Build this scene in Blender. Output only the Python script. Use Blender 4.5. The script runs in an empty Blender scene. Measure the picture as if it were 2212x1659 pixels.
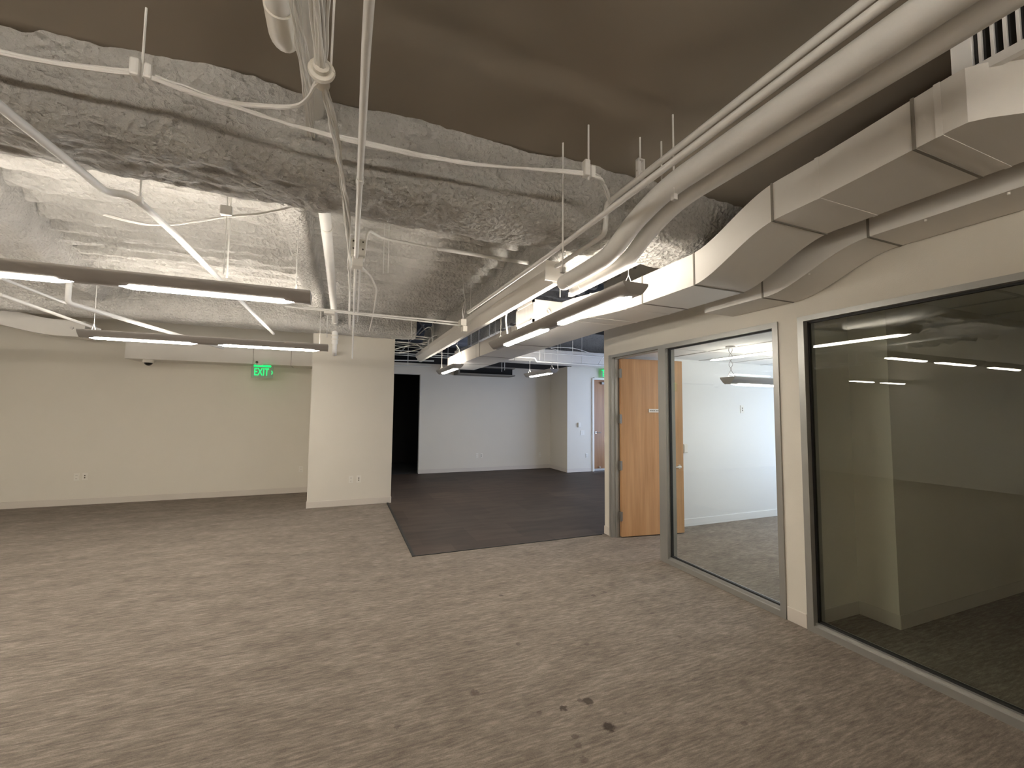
import bpy, math, random
from mathutils import Vector, Matrix, noise
import numpy as np
random.seed(7)
PI = math.pi
SC = bpy.context.scene
COL = SC.collection

# ------------------------------------------------------------------ camera
YAW, PITCH, ROLL, FPX, CAMH = .38157, .06486, .00975, 912.6, 1.53
cy_, sy_, cp_, sp_ = math.cos(YAW), math.sin(YAW), math.cos(PITCH), math.sin(PITCH)
FW = Vector((sy_*cp_, cy_*cp_, sp_)); R0 = Vector((cy_, -sy_, 0)); U0 = R0.cross(FW)
cr_, sr_ = math.cos(ROLL), math.sin(ROLL)
RT = R0*cr_ + U0*sr_; UP = U0*cr_ - R0*sr_
CAM = Vector((0, 0, CAMH))
cd = bpy.data.cameras.new('camera'); cam = bpy.data.objects.new('camera', cd); COL.objects.link(cam)
cd.sensor_width = 36; cd.lens = FPX/2212*36; cd.clip_start = .05; cd.clip_end = 200
m3 = Matrix((RT, UP, -FW)).transposed()
cam.matrix_world = Matrix.Translation(CAM) @ m3.to_4x4()
SC.camera = cam

# ------------------------------------------------------------------ world, daylight, exposure
SC.view_settings.view_transform = 'Standard'; SC.view_settings.look = 'None'
SC.view_settings.gamma = 1; SC.view_settings.exposure = 1.55
SC.view_settings.use_curve_mapping = False
SC.cycles.use_denoising = True
SC.cycles.max_bounces = 8; SC.cycles.diffuse_bounces = 5; SC.cycles.sample_clamp_indirect = 4
W = bpy.data.worlds.new('sky'); SC.world = W; W.use_nodes = True
bg = W.node_tree.nodes['Background']; bg.inputs[0].default_value = (.60, .71, 1, 1); bg.inputs[1].default_value = 2.6

def portal(name, loc, sx, sz, rz):
    l = bpy.data.lights.new(name, 'AREA'); l.shape = 'RECTANGLE'; l.size = sx; l.size_y = sz
    l.cycles.is_portal = True
    o = bpy.data.objects.new(name, l); COL.objects.link(o); o.location = loc
    o.rotation_euler = (PI/2, 0, rz)
portal('daylight_portal', (7.9, 6.9, 1.35), 4.2, 2.1, PI/2)
portal('daylight_portal', (7.1, 3.4, 1.2), 2.1, 1.8, PI/2)

LAMP = (1.0, .935, .84)
TUBE_E = 16.0      # upward tubes
REAR_E = 120.0      # brighter upward tubes of the row behind the camera
LENS_E = 23.0       # downward lens

# ------------------------------------------------------------------ helpers: back projection onto real planes
def ray(px, py):
    return RT*((px-1106)/FPX) + UP*(-(py-829.5)/FPX) + FW
def PX(px, py, x): d = ray(px, py); return CAM + d*(x/d.x)
def PY(px, py, y): d = ray(px, py); return CAM + d*(y/d.y)
def PZ(px, py, z): d = ray(px, py); return CAM + d*((z-CAMH)/d.z)

# ------------------------------------------------------------------ materials
def newmat(name):
    m = bpy.data.materials.new(name); m.use_nodes = True
    nt = m.node_tree; b = nt.nodes['Principled BSDF']
    return m, nt, b
def N(nt, t, **k):
    n = nt.nodes.new(t)
    for a, v in k.items(): setattr(n, a, v)
    return n
def paint(name, col, rough=.6, bump=.0, scale=60, var=.05, metallic=0, vs=3):
    m, nt, b = newmat(name)
    tc = N(nt, 'ShaderNodeTexCoord'); no = N(nt, 'ShaderNodeTexNoise'); no.inputs['Scale'].default_value = vs
    no.inputs['Detail'].default_value = 4
    nt.links.new(tc.outputs['Object'], no.inputs['Vector'])
    mx = N(nt, 'ShaderNodeMix', data_type='RGBA')
    mx.inputs[6].default_value = (*[c*(1-var) for c in col], 1); mx.inputs[7].default_value = (*[min(1, c*(1+var)) for c in col], 1)
    nt.links.new(no.outputs['Fac'], mx.inputs[0]); nt.links.new(mx.outputs[2], b.inputs['Base Color'])
    b.inputs['Roughness'].default_value = rough; b.inputs['Metallic'].default_value = metallic
    if bump:
        n2 = N(nt, 'ShaderNodeTexNoise'); n2.inputs['Scale'].default_value = scale; n2.inputs['Detail'].default_value = 3
        nt.links.new(tc.outputs['Object'], n2.inputs['Vector'])
        bp = N(nt, 'ShaderNodeBump'); bp.inputs['Strength'].default_value = bump; bp.inputs['Distance'].default_value = .01
        nt.links.new(n2.outputs['Fac'], bp.inputs['Height']); nt.links.new(bp.outputs[0], b.inputs['Normal'])
    return m
def emis(name, col, s):
    m, nt, b = newmat(name)
    b.inputs['Base Color'].default_value = (*[.8*c for c in col], 1)
    b.inputs['Emission Color'].default_value = (*col, 1); b.inputs['Emission Strength'].default_value = s
    return m

M_wall = paint('wall_paint', (.66, .62, .54), .55, .12, 180, .02)
M_wallw = paint('wall_paint_office', (.72, .72, .70), .55, .1, 180, .015)
M_base = paint('vinyl_cove_base', (.60, .55, .49), .4, 0, 60, .03)
M_pipe = paint('painted_pipe', (.76, .745, .71), .5, .05, 90, .06, vs=9)
M_duct = paint('painted_sheet_metal', (.70, .67, .62), .42, .03, 25, .04, vs=4)
M_seam = paint('duct_seam', (.20, .18, .15), .6)
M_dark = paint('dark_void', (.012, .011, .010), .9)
M_deckdark = paint('unpainted_black_deck', (.022, .020, .018), .9, .4, 20, .4)
M_alu = paint('brushed_aluminium_frame', (.36, .355, .33), .35, 0, 60, .04, metallic=.55)
M_gasket = paint('black_gasket', (.008, .008, .007), .6)
M_housing = paint('grey_lamp_housing', (.35, .33, .31), .4, 0, 60, .03, metallic=.3)
M_inner = paint('white_reflector', (.85, .84, .82), .5)
M_plate = paint('white_plastic', (.72, .69, .62), .4)
M_slot = paint('dark_slot', (.10, .085, .06), .6)
M_steel = paint('satin_steel', (.62, .60, .57), .28, 0, 60, .03, metallic=.9)
M_hinge = paint('dull_hinge', (.25, .24, .22), .4, 0, 60, .05, metallic=.7)
M_black = paint('glossy_black', (.01, .01, .01), .15)
M_blackcord = paint('black_cord', (.03, .025, .025), .6)
M_tile = paint('ceiling_tile', (.78, .77, .74), .9, .2, 150, .03)
M_grid = paint('ceiling_grid', (.55, .54, .52), .5)
M_lens = emis('lit_lens', LAMP, LENS_E)
M_tube = emis('lit_tube', LAMP, TUBE_E)
M_lens_r = emis('lit_lens_rear', LAMP, 9)
M_tube_r = emis('lit_tube_rear', LAMP, REAR_E)
M_lens_o = emis('lit_lens_office', (1, .95, .88), 10)
M_tube_o = emis('lit_tube_office', (1, .95, .88), 9)

def rock_mat(name, col, dark, s1=28, strength=.9, lo=.30, hi=.46):
    m, nt, b = newmat(name)
    tc = N(nt, 'ShaderNodeTexCoord')
    v = N(nt, 'ShaderNodeTexVoronoi'); v.inputs['Scale'].default_value = s1; v.inputs['Randomness'].default_value = 1
    n1 = N(nt, 'ShaderNodeTexNoise'); n1.inputs['Scale'].default_value = s1*1.6; n1.inputs['Detail'].default_value = 6; n1.inputs['Roughness'].default_value = .65
    n2 = N(nt, 'ShaderNodeTexNoise'); n2.inputs['Scale'].default_value = 5; n2.inputs['Detail'].default_value = 5
    for q in (v, n1, n2): nt.links.new(tc.outputs['Object'], q.inputs['Vector'])
    ad = N(nt, 'ShaderNodeMath', operation='ADD'); nt.links.new(v.outputs['Distance'], ad.inputs[0]); nt.links.new(n1.outputs['Fac'], ad.inputs[1])
    bp = N(nt, 'ShaderNodeBump'); bp.inputs['Strength'].default_value = strength; bp.inputs['Distance'].default_value = .03
    nt.links.new(ad.outputs[0], bp.inputs['Height']); nt.links.new(bp.outputs[0], b.inputs['Normal'])
    cr = N(nt, 'ShaderNodeValToRGB'); cr.color_ramp.elements[0].position = lo; cr.color_ramp.elements[1].position = hi
    cr.color_ramp.elements[0].color = (*dark, 1); cr.color_ramp.elements[1].color = (*col, 1)
    nt.links.new(n1.outputs['Fac'], cr.inputs[0])
    mx = N(nt, 'ShaderNodeMix', data_type='RGBA', blend_type='MULTIPLY'); mx.inputs[0].default_value = .35
    nt.links.new(cr.outputs[0], mx.inputs[6]); nt.links.new(n2.outputs['Color'], mx.inputs[7])
    hs = N(nt, 'ShaderNodeHueSaturation'); hs.inputs['Saturation'].default_value = .0
    nt.links.new(n2.outputs['Color'], hs.inputs['Color'])
    mr = N(nt, 'ShaderNodeMapRange'); mr.inputs[1].default_value = .3; mr.inputs[2].default_value = .7; mr.inputs[3].default_value = .82; mr.inputs[4].default_value = 1.0
    nt.links.new(n2.outputs['Fac'], mr.inputs[0])
    m2 = N(nt, 'ShaderNodeMix', data_type='RGBA', blend_type='MULTIPLY'); m2.inputs[0].default_value = 1
    nt.links.new(cr.outputs[0], m2.inputs[6]); nt.links.new(mr.outputs[0], m2.inputs[7])
    nt.links.new(m2.outputs[2], b.inputs['Base Color'])
    b.inputs['Roughness'].default_value = .85
    return m
M_rock = rock_mat('sprayed_fireproofing', (.70, .675, .63), (.30, .275, .24), 34, 1, .25, .41)
M_rock2 = rock_mat('sprayed_fireproofing_deck', (.72, .70, .66), (.46, .43, .39), 26, .8, .22, .36)
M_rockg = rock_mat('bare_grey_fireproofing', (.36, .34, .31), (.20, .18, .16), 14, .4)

def fabric_mat():
    m, nt, b = newmat('taut_insulation_sheet')
    tc = N(nt, 'ShaderNodeTexCoord'); n = N(nt, 'ShaderNodeTexNoise'); n.inputs['Scale'].default_value = .8; n.inputs['Detail'].default_value = 2
    nt.links.new(tc.outputs['Object'], n.inputs['Vector'])
    cr = N(nt, 'ShaderNodeValToRGB'); cr.color_ramp.elements[0].position = .35; cr.color_ramp.elements[1].position = .65
    cr.color_ramp.elements[0].color = (.255, .222, .18, 1); cr.color_ramp.elements[1].color = (.285, .238, .19, 1)
    nt.links.new(n.outputs['Fac'], cr.inputs[0]); nt.links.new(cr.outputs[0], b.inputs['Base Color'])
    b.inputs['Roughness'].default_value = .8; b.inputs['Specular IOR Level'].default_value = .25
    return m
M_fabric = fabric_mat()

def carpet_mat():
    m, nt, b = newmat('streaky_loop_carpet')
    tc = N(nt, 'ShaderNodeTexCoord')
    def noi(sx, sy, det, rough=.6, rot=0):
        mp = N(nt, 'ShaderNodeMapping'); mp.inputs['Scale'].default_value = (sx, sy, 1); mp.inputs['Rotation'].default_value = (0, 0, rot)
        n = N(nt, 'ShaderNodeTexNoise'); n.inputs['Scale'].default_value = 1; n.inputs['Detail'].default_value = det; n.inputs['Roughness'].default_value = rough
        nt.links.new(tc.outputs['Object'], mp.inputs['Vector']); nt.links.new(mp.outputs[0], n.inputs['Vector']); return n
    a = noi(9, 60, 6, .75); c = noi(2.2, 6, 4, .65); d = noi(160, 160, 2)
    cr = N(nt, 'ShaderNodeValToRGB'); e = cr.color_ramp.elements
    e[0].position = .36; e[0].color = (.118, .098, .080, 1); e[1].position = .66; e[1].color = (.315, .275, .228, 1)
    q = e.new(.5); q.color = (.190, .160, .132, 1)
    s = N(nt, 'ShaderNodeMath', operation='MULTIPLY_ADD'); s.inputs[1].default_value = .28; nt.links.new(c.outputs['Fac'], s.inputs[0])
    s2 = N(nt, 'ShaderNodeMath', operation='MULTIPLY'); s2.inputs[1].default_value = .72; nt.links.new(a.outputs['Fac'], s2.inputs[0]); nt.links.new(s2.outputs[0], s.inputs[2])
    s3 = N(nt, 'ShaderNodeMath', operation='MULTIPLY_ADD'); s3.inputs[1].default_value = .22; nt.links.new(d.outputs['Fac'], s3.inputs[0]); nt.links.new(s.outputs[0], s3.inputs[2])
    s4 = N(nt, 'ShaderNodeMath', operation='SUBTRACT'); s4.inputs[1].default_value = .11; nt.links.new(s3.outputs[0], s4.inputs[0])
    nt.links.new(s4.outputs[0], cr.inputs[0])
    last = cr.outputs[0]
    # worn-in stains: (x, y, radius, strength)
    for (x, y, r, k) in [(1.259, 1.827, .034, .8), (1.262, 2.02, .030, .7), (1.225, 2.045, .018, .4), (1.116, 2.02, .022, .7), (1.073, 1.835, .018, .45), (1.062, 1.78, .02, .35),
                         (1.04, 1.70, .022, .35), (2.006, 3.122, .022, .4), (2.131, 3.143, .022, .4), (1.281, 3.395, .022, .45), (1.132, 2.662, .02, .4), (.721, 2.303, .028, .45),
                         (.987, 2.037, .016, .35), (1.39, 1.88, .014, .3), (1.55, 2.5, .02, .3), (2.2, 2.35, .018, .3), (.3, 2.2, .018, .3), (1.9, 1.6, .02, .35)]:
        ge = N(nt, 'ShaderNodeVectorMath', operation='DISTANCE'); ge.inputs[1].default_value = (x, y, 0)
        nm = N(nt, 'ShaderNodeTexNoise'); nm.inputs['Scale'].default_value = 45
        nt.links.new(tc.outputs['Object'], nm.inputs['Vector'])
        nt.links.new(tc.outputs['Object'], ge.inputs[0])
        ds = N(nt, 'ShaderNodeMath', operation='MULTIPLY_ADD'); ds.inputs[1].default_value = .03; nt.links.new(nm.outputs['Fac'], ds.inputs[0]); nt.links.new(ge.outputs['Value'], ds.inputs[2])
        mr = N(nt, 'ShaderNodeMapRange', interpolation_type='SMOOTHSTEP'); mr.inputs[1].default_value = .015 + r*.6; mr.inputs[2].default_value = .015 + r*1.15; mr.inputs[3].default_value = k; mr.inputs[4].default_value = 0
        nt.links.new(ds.outputs[0], mr.inputs[0])
        mx = N(nt, 'ShaderNodeMix', data_type='RGBA'); nt.links.new(mr.outputs[0], mx.inputs[0]); nt.links.new(last, mx.inputs[6]); mx.inputs[7].default_value = (.03, .022, .018, 1)
        last = mx.outputs[2]
    nt.links.new(last, b.inputs['Base Color'])
    b.inputs['Roughness'].default_value = .95; b.inputs['Specular IOR Level'].default_value = .15
    bp = N(nt, 'ShaderNodeBump'); bp.inputs['Strength'].default_value = .25; bp.inputs['Distance'].default_value = .005
    nt.links.new(d.outputs['Fac'], bp.inputs['Height']); nt.links.new(bp.outputs[0], b.inputs['Normal'])
    return m
M_carpet = carpet_mat()

def tilecarpet_mat():
    m, nt, b = newmat('dark_brown_carpet_tile')
    tc = N(nt, 'ShaderNodeTexCoord')
    br = N(nt, 'ShaderNodeTexBrick'); br.inputs['Scale'].default_value = 1; br.offset = .5
    br.inputs['Brick Width'].default_value = .61; br.inputs['Row Height'].default_value = .61; br.inputs['Mortar Size'].default_value = .003; br.inputs['Mortar Smooth'].default_value = 1
    br.inputs['Color1'].default_value = (.036, .024, .018, 1); br.inputs['Color2'].default_value = (.058, .040, .030, 1); br.inputs['Mortar'].default_value = (.030, .021, .018, 1)
    nt.links.new(tc.outputs['Object'], br.inputs['Vector'])
    n = N(nt, 'ShaderNodeTexNoise'); n.inputs['Scale'].default_value = 4; n.inputs['Detail'].default_value = 5
    mp = N(nt, 'ShaderNodeMapping'); mp.inputs['Scale'].default_value = (.5, 2, 1)
    nt.links.new(tc.outputs['Object'], mp.inputs['Vector']); nt.links.new(mp.outputs[0], n.inputs['Vector'])
    mr = N(nt, 'ShaderNodeMapRange'); mr.inputs[1].default_value = .3; mr.inputs[2].default_value = .7; mr.inputs[3].default_value = .7; mr.inputs[4].default_value = 1.3
    nt.links.new(n.outputs['Fac'], mr.inputs[0])
    mx = N(nt, 'ShaderNodeMix', data_type='RGBA', blend_type='MULTIPLY'); mx.inputs[0].default_value = 1
    nt.links.new(br.outputs['Color'], mx.inputs[6]); nt.links.new(mr.outputs[0], mx.inputs[7]); nt.links.new(mx.outputs[2], b.inputs['Base Color'])
    b.inputs['Roughness'].default_value = .6; b.inputs['Specular IOR Level'].default_value = .3
    return m
M_dtile = tilecarpet_mat()

def wood_mat(name, c1, c2, c3):
    m, nt, b = newmat(name)
    tc = N(nt, 'ShaderNodeTexCoord'); mp = N(nt, 'ShaderNodeMapping'); mp.inputs['Scale'].default_value = (9, 9, .55)
    n = N(nt, 'ShaderNodeTexNoise'); n.inputs['Scale'].default_value = 1; n.inputs['Detail'].default_value = 5; n.inputs['Distortion'].default_value = .6
    nt.links.new(tc.outputs['Object'], mp.inputs['Vector']); nt.links.new(mp.outputs[0], n.inputs['Vector'])
    cr = N(nt, 'ShaderNodeValToRGB'); e = cr.color_ramp.elements
    e[0].position = .3; e[0].color = (*c1, 1); e[1].position = .72; e[1].color = (*c3, 1); q = e.new(.5); q.color = (*c2, 1)
    nt.links.new(n.outputs['Fac'], cr.inputs[0])
    mp2 = N(nt, 'ShaderNodeMapping'); mp2.inputs['Scale'].default_value = (70, 70, 2.2)
    n2 = N(nt, 'ShaderNodeTexNoise'); n2.inputs['Scale'].default_value = 1; n2.inputs['Detail'].default_value = 3
    nt.links.new(tc.outputs['Object'], mp2.inputs['Vector']); nt.links.new(mp2.outputs[0], n2.inputs['Vector'])
    mr = N(nt, 'ShaderNodeMapRange'); mr.inputs[1].default_value = .3; mr.inputs[2].default_value = .7; mr.inputs[3].default_value = .9; mr.inputs[4].default_value = 1.05
    nt.links.new(n2.outputs['Fac'], mr.inputs[0])
    mx = N(nt, 'ShaderNodeMix', data_type='RGBA', blend_type='MULTIPLY'); mx.inputs[0].default_value = 1
    nt.links.new(cr.outputs[0], mx.inputs[6]); nt.links.new(mr.outputs[0], mx.inputs[7]); nt.links.new(mx.outputs[2], b.inputs['Base Color'])
    b.inputs['Roughness'].default_value = .38
    return m
M_wood = wood_mat('honey_maple_veneer', (.40, .215, .095), (.49, .28, .135), (.57, .345, .18))
M_wood2 = wood_mat('brown_veneer', (.22, .10, .035), (.30, .14, .05), (.36, .18, .07))

def glass_mat(name, tint):
    m, nt, b = newmat(name)
    nt.nodes.remove(b); out = nt.nodes['Material Output']
    tr = N(nt, 'ShaderNodeBsdfTransparent'); tr.inputs[0].default_value = (*tint, 1)
    gl = N(nt, 'ShaderNodeBsdfGlossy'); gl.inputs['Roughness'].default_value = .0
    lw = N(nt, 'ShaderNodeLayerWeight'); lw.inputs['Blend'].default_value = .5
    pw = N(nt, 'ShaderNodeMath', operation='POWER'); pw.inputs[1].default_value = 5; nt.links.new(lw.outputs['Facing'], pw.inputs[0])
    ma = N(nt, 'ShaderNodeMath', operation='MULTIPLY_ADD'); ma.inputs[1].default_value = .94; ma.inputs[2].default_value = .05
    nt.links.new(pw.outputs[0], ma.inputs[0])
    mx = N(nt, 'ShaderNodeMixShader'); nt.links.new(ma.outputs[0], mx.inputs[0]); nt.links.new(tr.outputs[0], mx.inputs[1]); nt.links.new(gl.outputs[0], mx.inputs[2])
    nt.links.new(mx.outputs[0], out.inputs[0])
    return m
M_glass = glass_mat('clear_glass', (.955, .975, .96))
M_glass2 = glass_mat('smoky_glass', (.90, .925, .89))
M_acryl = glass_mat('sign_acrylic', (.80, .88, .80))
M_green = emis('lit_green', (.0, .80, .17), .42)
M_signpanel = emis('glowing_white_panel', (.26, .36, .24), .03)

# ------------------------------------------------------------------ mesh builder
class MB:
    def __init__(s): s.v = []; s.f = []
    def add(s, vs, fs):
        n = len(s.v); s.v += [tuple(v) for v in vs]; s.f += [tuple(i+n for i in f) for f in fs]; return s
    def box(s, a, b):
        x0, y0, z0 = a; x1, y1, z1 = b
        x0, x1 = sorted((x0, x1)); y0, y1 = sorted((y0, y1)); z0, z1 = sorted((z0, z1))
        return s.add([(x0,y0,z0),(x1,y0,z0),(x1,y1,z0),(x0,y1,z0),(x0,y0,z1),(x1,y0,z1),(x1,y1,z1),(x0,y1,z1)],
                     [(0,3,2,1),(4,5,6,7),(0,1,5,4),(1,2,6,5),(2,3,7,6),(3,0,4,7)])
    def loft(s, rings, cap=True, closed=True):
        n = len(rings[0]); vs = [p for r in rings for p in r]; fs = []
        for i in range(len(rings)-1):
            for j in range(n if closed else n-1):
                k = (j+1) % n
                fs.append((i*n+j, i*n+k, (i+1)*n+k, (i+1)*n+j))
        if cap and closed:
            fs.append(tuple(reversed(range(n)))); fs.append(tuple((len(rings)-1)*n+j for j in range(n)))
        return s.add(vs, fs)
    def tube(s, pts, r, n=10, bend=0, taper=None):
        pts = [Vector(p) for p in pts]
        if bend: pts = fillet(pts, bend)
        rings = []; t0 = (pts[1]-pts[0]).normalized()
        up = Vector((0,0,1)) if abs(t0.z) < .9 else Vector((1,0,0))
        u = t0.cross(up).normalized()
        for i, p in enumerate(pts):
            if i == 0: t = t0
            elif i == len(pts)-1: t = (pts[i]-pts[i-1]).normalized()
            else: t = ((pts[i+1]-pts[i]).normalized() + (pts[i]-pts[i-1]).normalized()).normalized()
            u = (u - t*u.dot(t)).normalized(); w = t.cross(u)
            rr = r if taper is None else taper[min(i, len(taper)-1)]
            rings.append([p + (u*math.cos(a) + w*math.sin(a))*rr for a in [2*PI*k/n for k in range(n)]])
        return s.loft(rings)
    def build(s, name, mat, parent=None, smooth=True, label=None, cat=None, group=None, kind=None):
        me = bpy.data.meshes.new(name); me.from_pydata(s.v, [], s.f); me.update()
        me.materials.append(mat)
        if smooth:
            me.polygons.foreach_set('use_smooth', [True]*len(me.polygons)); me.set_sharp_from_angle(angle=math.radians(38))
        o = bpy.data.objects.new(name, me); COL.objects.link(o)
        if parent is not None: o.parent = parent; o.matrix_parent_inverse = parent.matrix_world.inverted() if False else Matrix.Translation(-Vector(parent.location))
        tag(o, label, cat, group, kind)
        return o
def fillet(pts, r, n=5):
    out = [pts[0]]
    for i in range(1, len(pts)-1):
        a, b, c = pts[i-1], pts[i], pts[i+1]
        d1 = (a-b); d2 = (c-b); q = min(r, d1.length*.45, d2.length*.45)
        p1 = b + d1.normalized()*q; p2 = b + d2.normalized()*q
        for k in range(n+1):
            t = k/n; out.append(p1*(1-t)**2 + b*2*t*(1-t) + p2*t*t)
    out.append(pts[-1]); return out
def tag(o, label=None, cat=None, group=None, kind=None):
    if label: o['label'] = label
    if cat: o['category'] = cat
    if group: o['group'] = group
    if kind: o['kind'] = kind
def empty(name, loc, label=None, cat=None, group=None, kind=None):
    o = bpy.data.objects.new(name, None); o.empty_display_size = .05; COL.objects.link(o); o.location = loc
    tag(o, label, cat, group, kind); return o
def copy_thing(o, loc, label=None):
    c = o.copy(); COL.objects.link(c); c.location = loc
    if label: c['label'] = label
    for ch in list(o.children):
        d = ch.copy(); COL.objects.link(d); d.parent = c
        for g in list(ch.children):
            e = g.copy(); COL.objects.link(e); e.parent = d
    return c
def boxobj(name, a, b, mat, parent=None, bev=0, **k):
    o = MB().box(a, b).build(name, mat, parent, smooth=False, **k)
    if bev:
        md = o.modifiers.new('bevel', 'BEVEL'); md.width = bev; md.segments = 2
    return o
def S(name, a, b, mat, parent=None):   # setting
    return boxobj(name, a, b, mat, parent, kind='structure')

# ------------------------------------------------------------------ room shell
FZ = 2.965      # stretched sheet height
WX = 3.14      # right glass wall face
S('floor', (-6, -5, -.1), (WX+.06, 4.6, 0), M_carpet)
S('floor', (-6, 4.6, -.1), (.75, 8.9, 0), M_carpet)
S('floor', (.75, 4.6, -.1), (8.0, 13, 0), M_dtile)
S('floor', (WX+.06, 2.17, -.1), (7.2, 4.6, 0), M_carpet)
S('floor', (WX+.06, -5, -.1), (7.2, 2.17, 0), M_carpet)
boxobj('trim_1', (.735, 4.59, 0), (.765, 7.35, .008), M_gasket, kind='structure')
boxobj('trim_2', (.765, 4.59, 0), (3.08, 4.603, .006), M_gasket, kind='structure')
S('wall_left', (-6.1, -5, 0), (-6, 8.9, 3.6), M_wall)
S('wall_rear', (-6, -5.1, 0), (WX, -5, 3.6), M_wall)
S('wall_back', (-6, 8.78, 0), (.72, 8.9, 3.6), M_wall)
S('wall_column', (-.458, 7.35, 0), (.80, 8.78, 3.1), M_wall)
S('wall_passage', (.72, 8.9, 0), (.80, 13, 2.69), M_wall)
# far room
S('wall_far', (1.765, 10.45, 0), (5.34, 10.57, 2.69), M_wall)
S('wall_far', (.80, 10.45, 2.41), (1.765, 10.57, 2.69), M_wall)
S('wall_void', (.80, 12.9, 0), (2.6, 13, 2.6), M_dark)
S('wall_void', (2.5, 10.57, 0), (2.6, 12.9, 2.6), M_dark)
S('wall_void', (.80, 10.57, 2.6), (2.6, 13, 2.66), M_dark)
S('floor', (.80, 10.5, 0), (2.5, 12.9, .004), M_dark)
S('wall_step', (5.34, 9.5, 0), (5.46, 10.57, 2.69), M_wall)
S('wall_entry', (5.46, 9.5, 0), (6.12, 9.62, 3.2), M_wall)
S('wall_entry', (6.12, 9.5, 2.42), (7.05, 9.62, 3.2), M_wall)
S('wall_entry', (7.05, 9.5, 0), (8.0, 9.62, 3.2), M_wall)
S('wall_plenum', (.8, 13, 2.6), (8.1, 13.1, 3.7), M_deckdark)
# east outer wall with daylight openings
S('wall_east', (8.0, 4.6, 0), (8.12, 4.85, 3.7), M_wall); S('wall_east', (8.0, 4.85, 0), (8.12, 9.0, .3), M_wall)
S('wall_east', (8.0, 4.85, 2.4), (8.12, 9.0, 3.7), M_wall); S('wall_east', (8.0, 9.0, 0), (8.12, 13.1, 3.7), M_wall)
wf = empty('window_3', (8.05, 6.9, .3), kind='structure')
f = MB()
for y in (4.87, 6.2, 7.6, 8.98): f.box((8.03, y-.02, .3), (8.08, y+.02, 2.4))
f.box((8.03, 4.85, .3), (8.08, 9, .34)).box((8.03, 4.85, 2.36), (8.08, 9, 2.4)); f.build('window_frame', M_alu, wf, smooth=False)
boxobj('pane', (8.05, 4.87, .34), (8.056, 8.98, 2.36), M_glass, wf)
# right wall (with glass fronts and door opening)
S('wall_right', (WX, -5, 2.25), (WX+.10, 4.62, 3.6), M_wall)
S('wall_right', (WX, 2.10, 0), (WX+.10, 2.255, 2.25), M_wall)
S('wall_right', (WX, 4.50, 0), (WX+.10, 4.62, 2.25), M_wall)
S('wall_office_north', (WX+.10, 4.52, 0), (7.3, 4.62, 3.6), M_wallw)
S('wall_office_partition', (WX+.10, 2.12, 0), (7.3, 2.22, 2.75), M_wall)
S('wall_office_pier', (3.755, 1.86, 0), (7.2, 2.12, 2.7), M_wall)
S('wall_office_south', (WX+.10, -5.1, 0), (7.3, -5, 2.75), M_wall)
S('wall_office_east', (7.2, -5, 0), (7.3, 2.12, 2.75), M_wall)
S('wall_office_east', (7.2, 2.22, 0), (7.3, 4.52, .35), M_wallw); S('wall_office_east', (7.2, 2.22, 2.1), (7.3, 4.52, 2.75), M_wallw)
S('wall_office_east', (7.2, 2.22, .35), (7.3, 2.40, 2.1), M_wallw); S('wall_office_east', (7.2, 4.40, .35), (7.3, 4.52, 2.1), M_wallw)
wf = empty('window_4', (7.25, 3.4, .35), kind='structure')
f = MB().box((7.22, 2.4, .35), (7.27, 4.4, .39)).box((7.22, 2.4, 2.06), (7.27, 4.4, 2.1)).box((7.22, 2.4, .35), (7.27, 2.44, 2.1)).box((7.22, 4.36, .35), (7.27, 4.4, 2.1)).box((7.22, 3.38, .35), (7.27, 3.42, 2.1))
f.build('window_frame', M_alu, wf, smooth=False); boxobj('pane', (7.24, 2.42, .37), (7.246, 4.38, 2.08), M_glass, wf)
# office ceilings: tiles in a grid
def tile_ceiling(x0, x1, y0, y1, z, name, step=.61, ox=0, oy=0):
    S(name, (x0, y0, z), (x1, y1, z+.03), M_tile)
    g = MB(); x = x0+.2+ox
    while x < x1: g.box((x-.012, y0, z-.006), (x+.012, y1, z+.001)); x += step
    y = y0+.35+oy
    while y < y1: g.box((x0, y-.012, z-.0055), (x1, y+.012, z+.001)); y += step*2
    g.build('trim_3', M_grid, smooth=False, kind='structure')
tile_ceiling(WX+.10, 7.2, 2.22, 4.52, 2.272, 'ceiling')
tile_ceiling(WX+.10, 7.2, -5, 2.12, 2.42, 'ceiling')
# baseboards
def bb(name, a, b, h=.10, m=None):
    x0, y0 = a; x1, y1 = b
    return boxobj(name, (x0, y0, 0), (x1, y1, h), m or M_base, bev=.003, kind='structure')
bb('baseboard_back', (-6, 8.77), (-.46, 8.78)); bb('baseboard_column', (-.466, 7.342), (.808, 7.35)); bb('baseboard_column', (-.466, 7.35), (-.458, 8.77)); bb('baseboard_column', (.80, 7.35), (.808, 8.9))
bb('baseboard_far', (1.765, 10.441), (5.34, 10.45)); bb('baseboard_step', (5.332, 9.492), (5.34, 10.44)); bb('baseboard_entry', (5.34, 9.492), (6.07, 9.5))
bb('baseboard_right', (WX-.008, 4.505), (WX, 4.628)); bb('baseboard_right', (WX-.008, 4.62), (7.0, 4.628)); bb('baseboard_right', (WX-.008, 2.105), (WX, 2.25))
bb('baseboard_office', (WX+.10, 4.512), (7.2, 4.52), m=M_wallw); bb('baseboard_partition', (WX+.10, 2.112), (3.75, 2.12)); bb('baseboard_pier', (3.747, 1.852), (3.755, 2.112)); bb('baseboard_pier', (3.755, 1.852), (7.2, 1.86))

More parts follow.
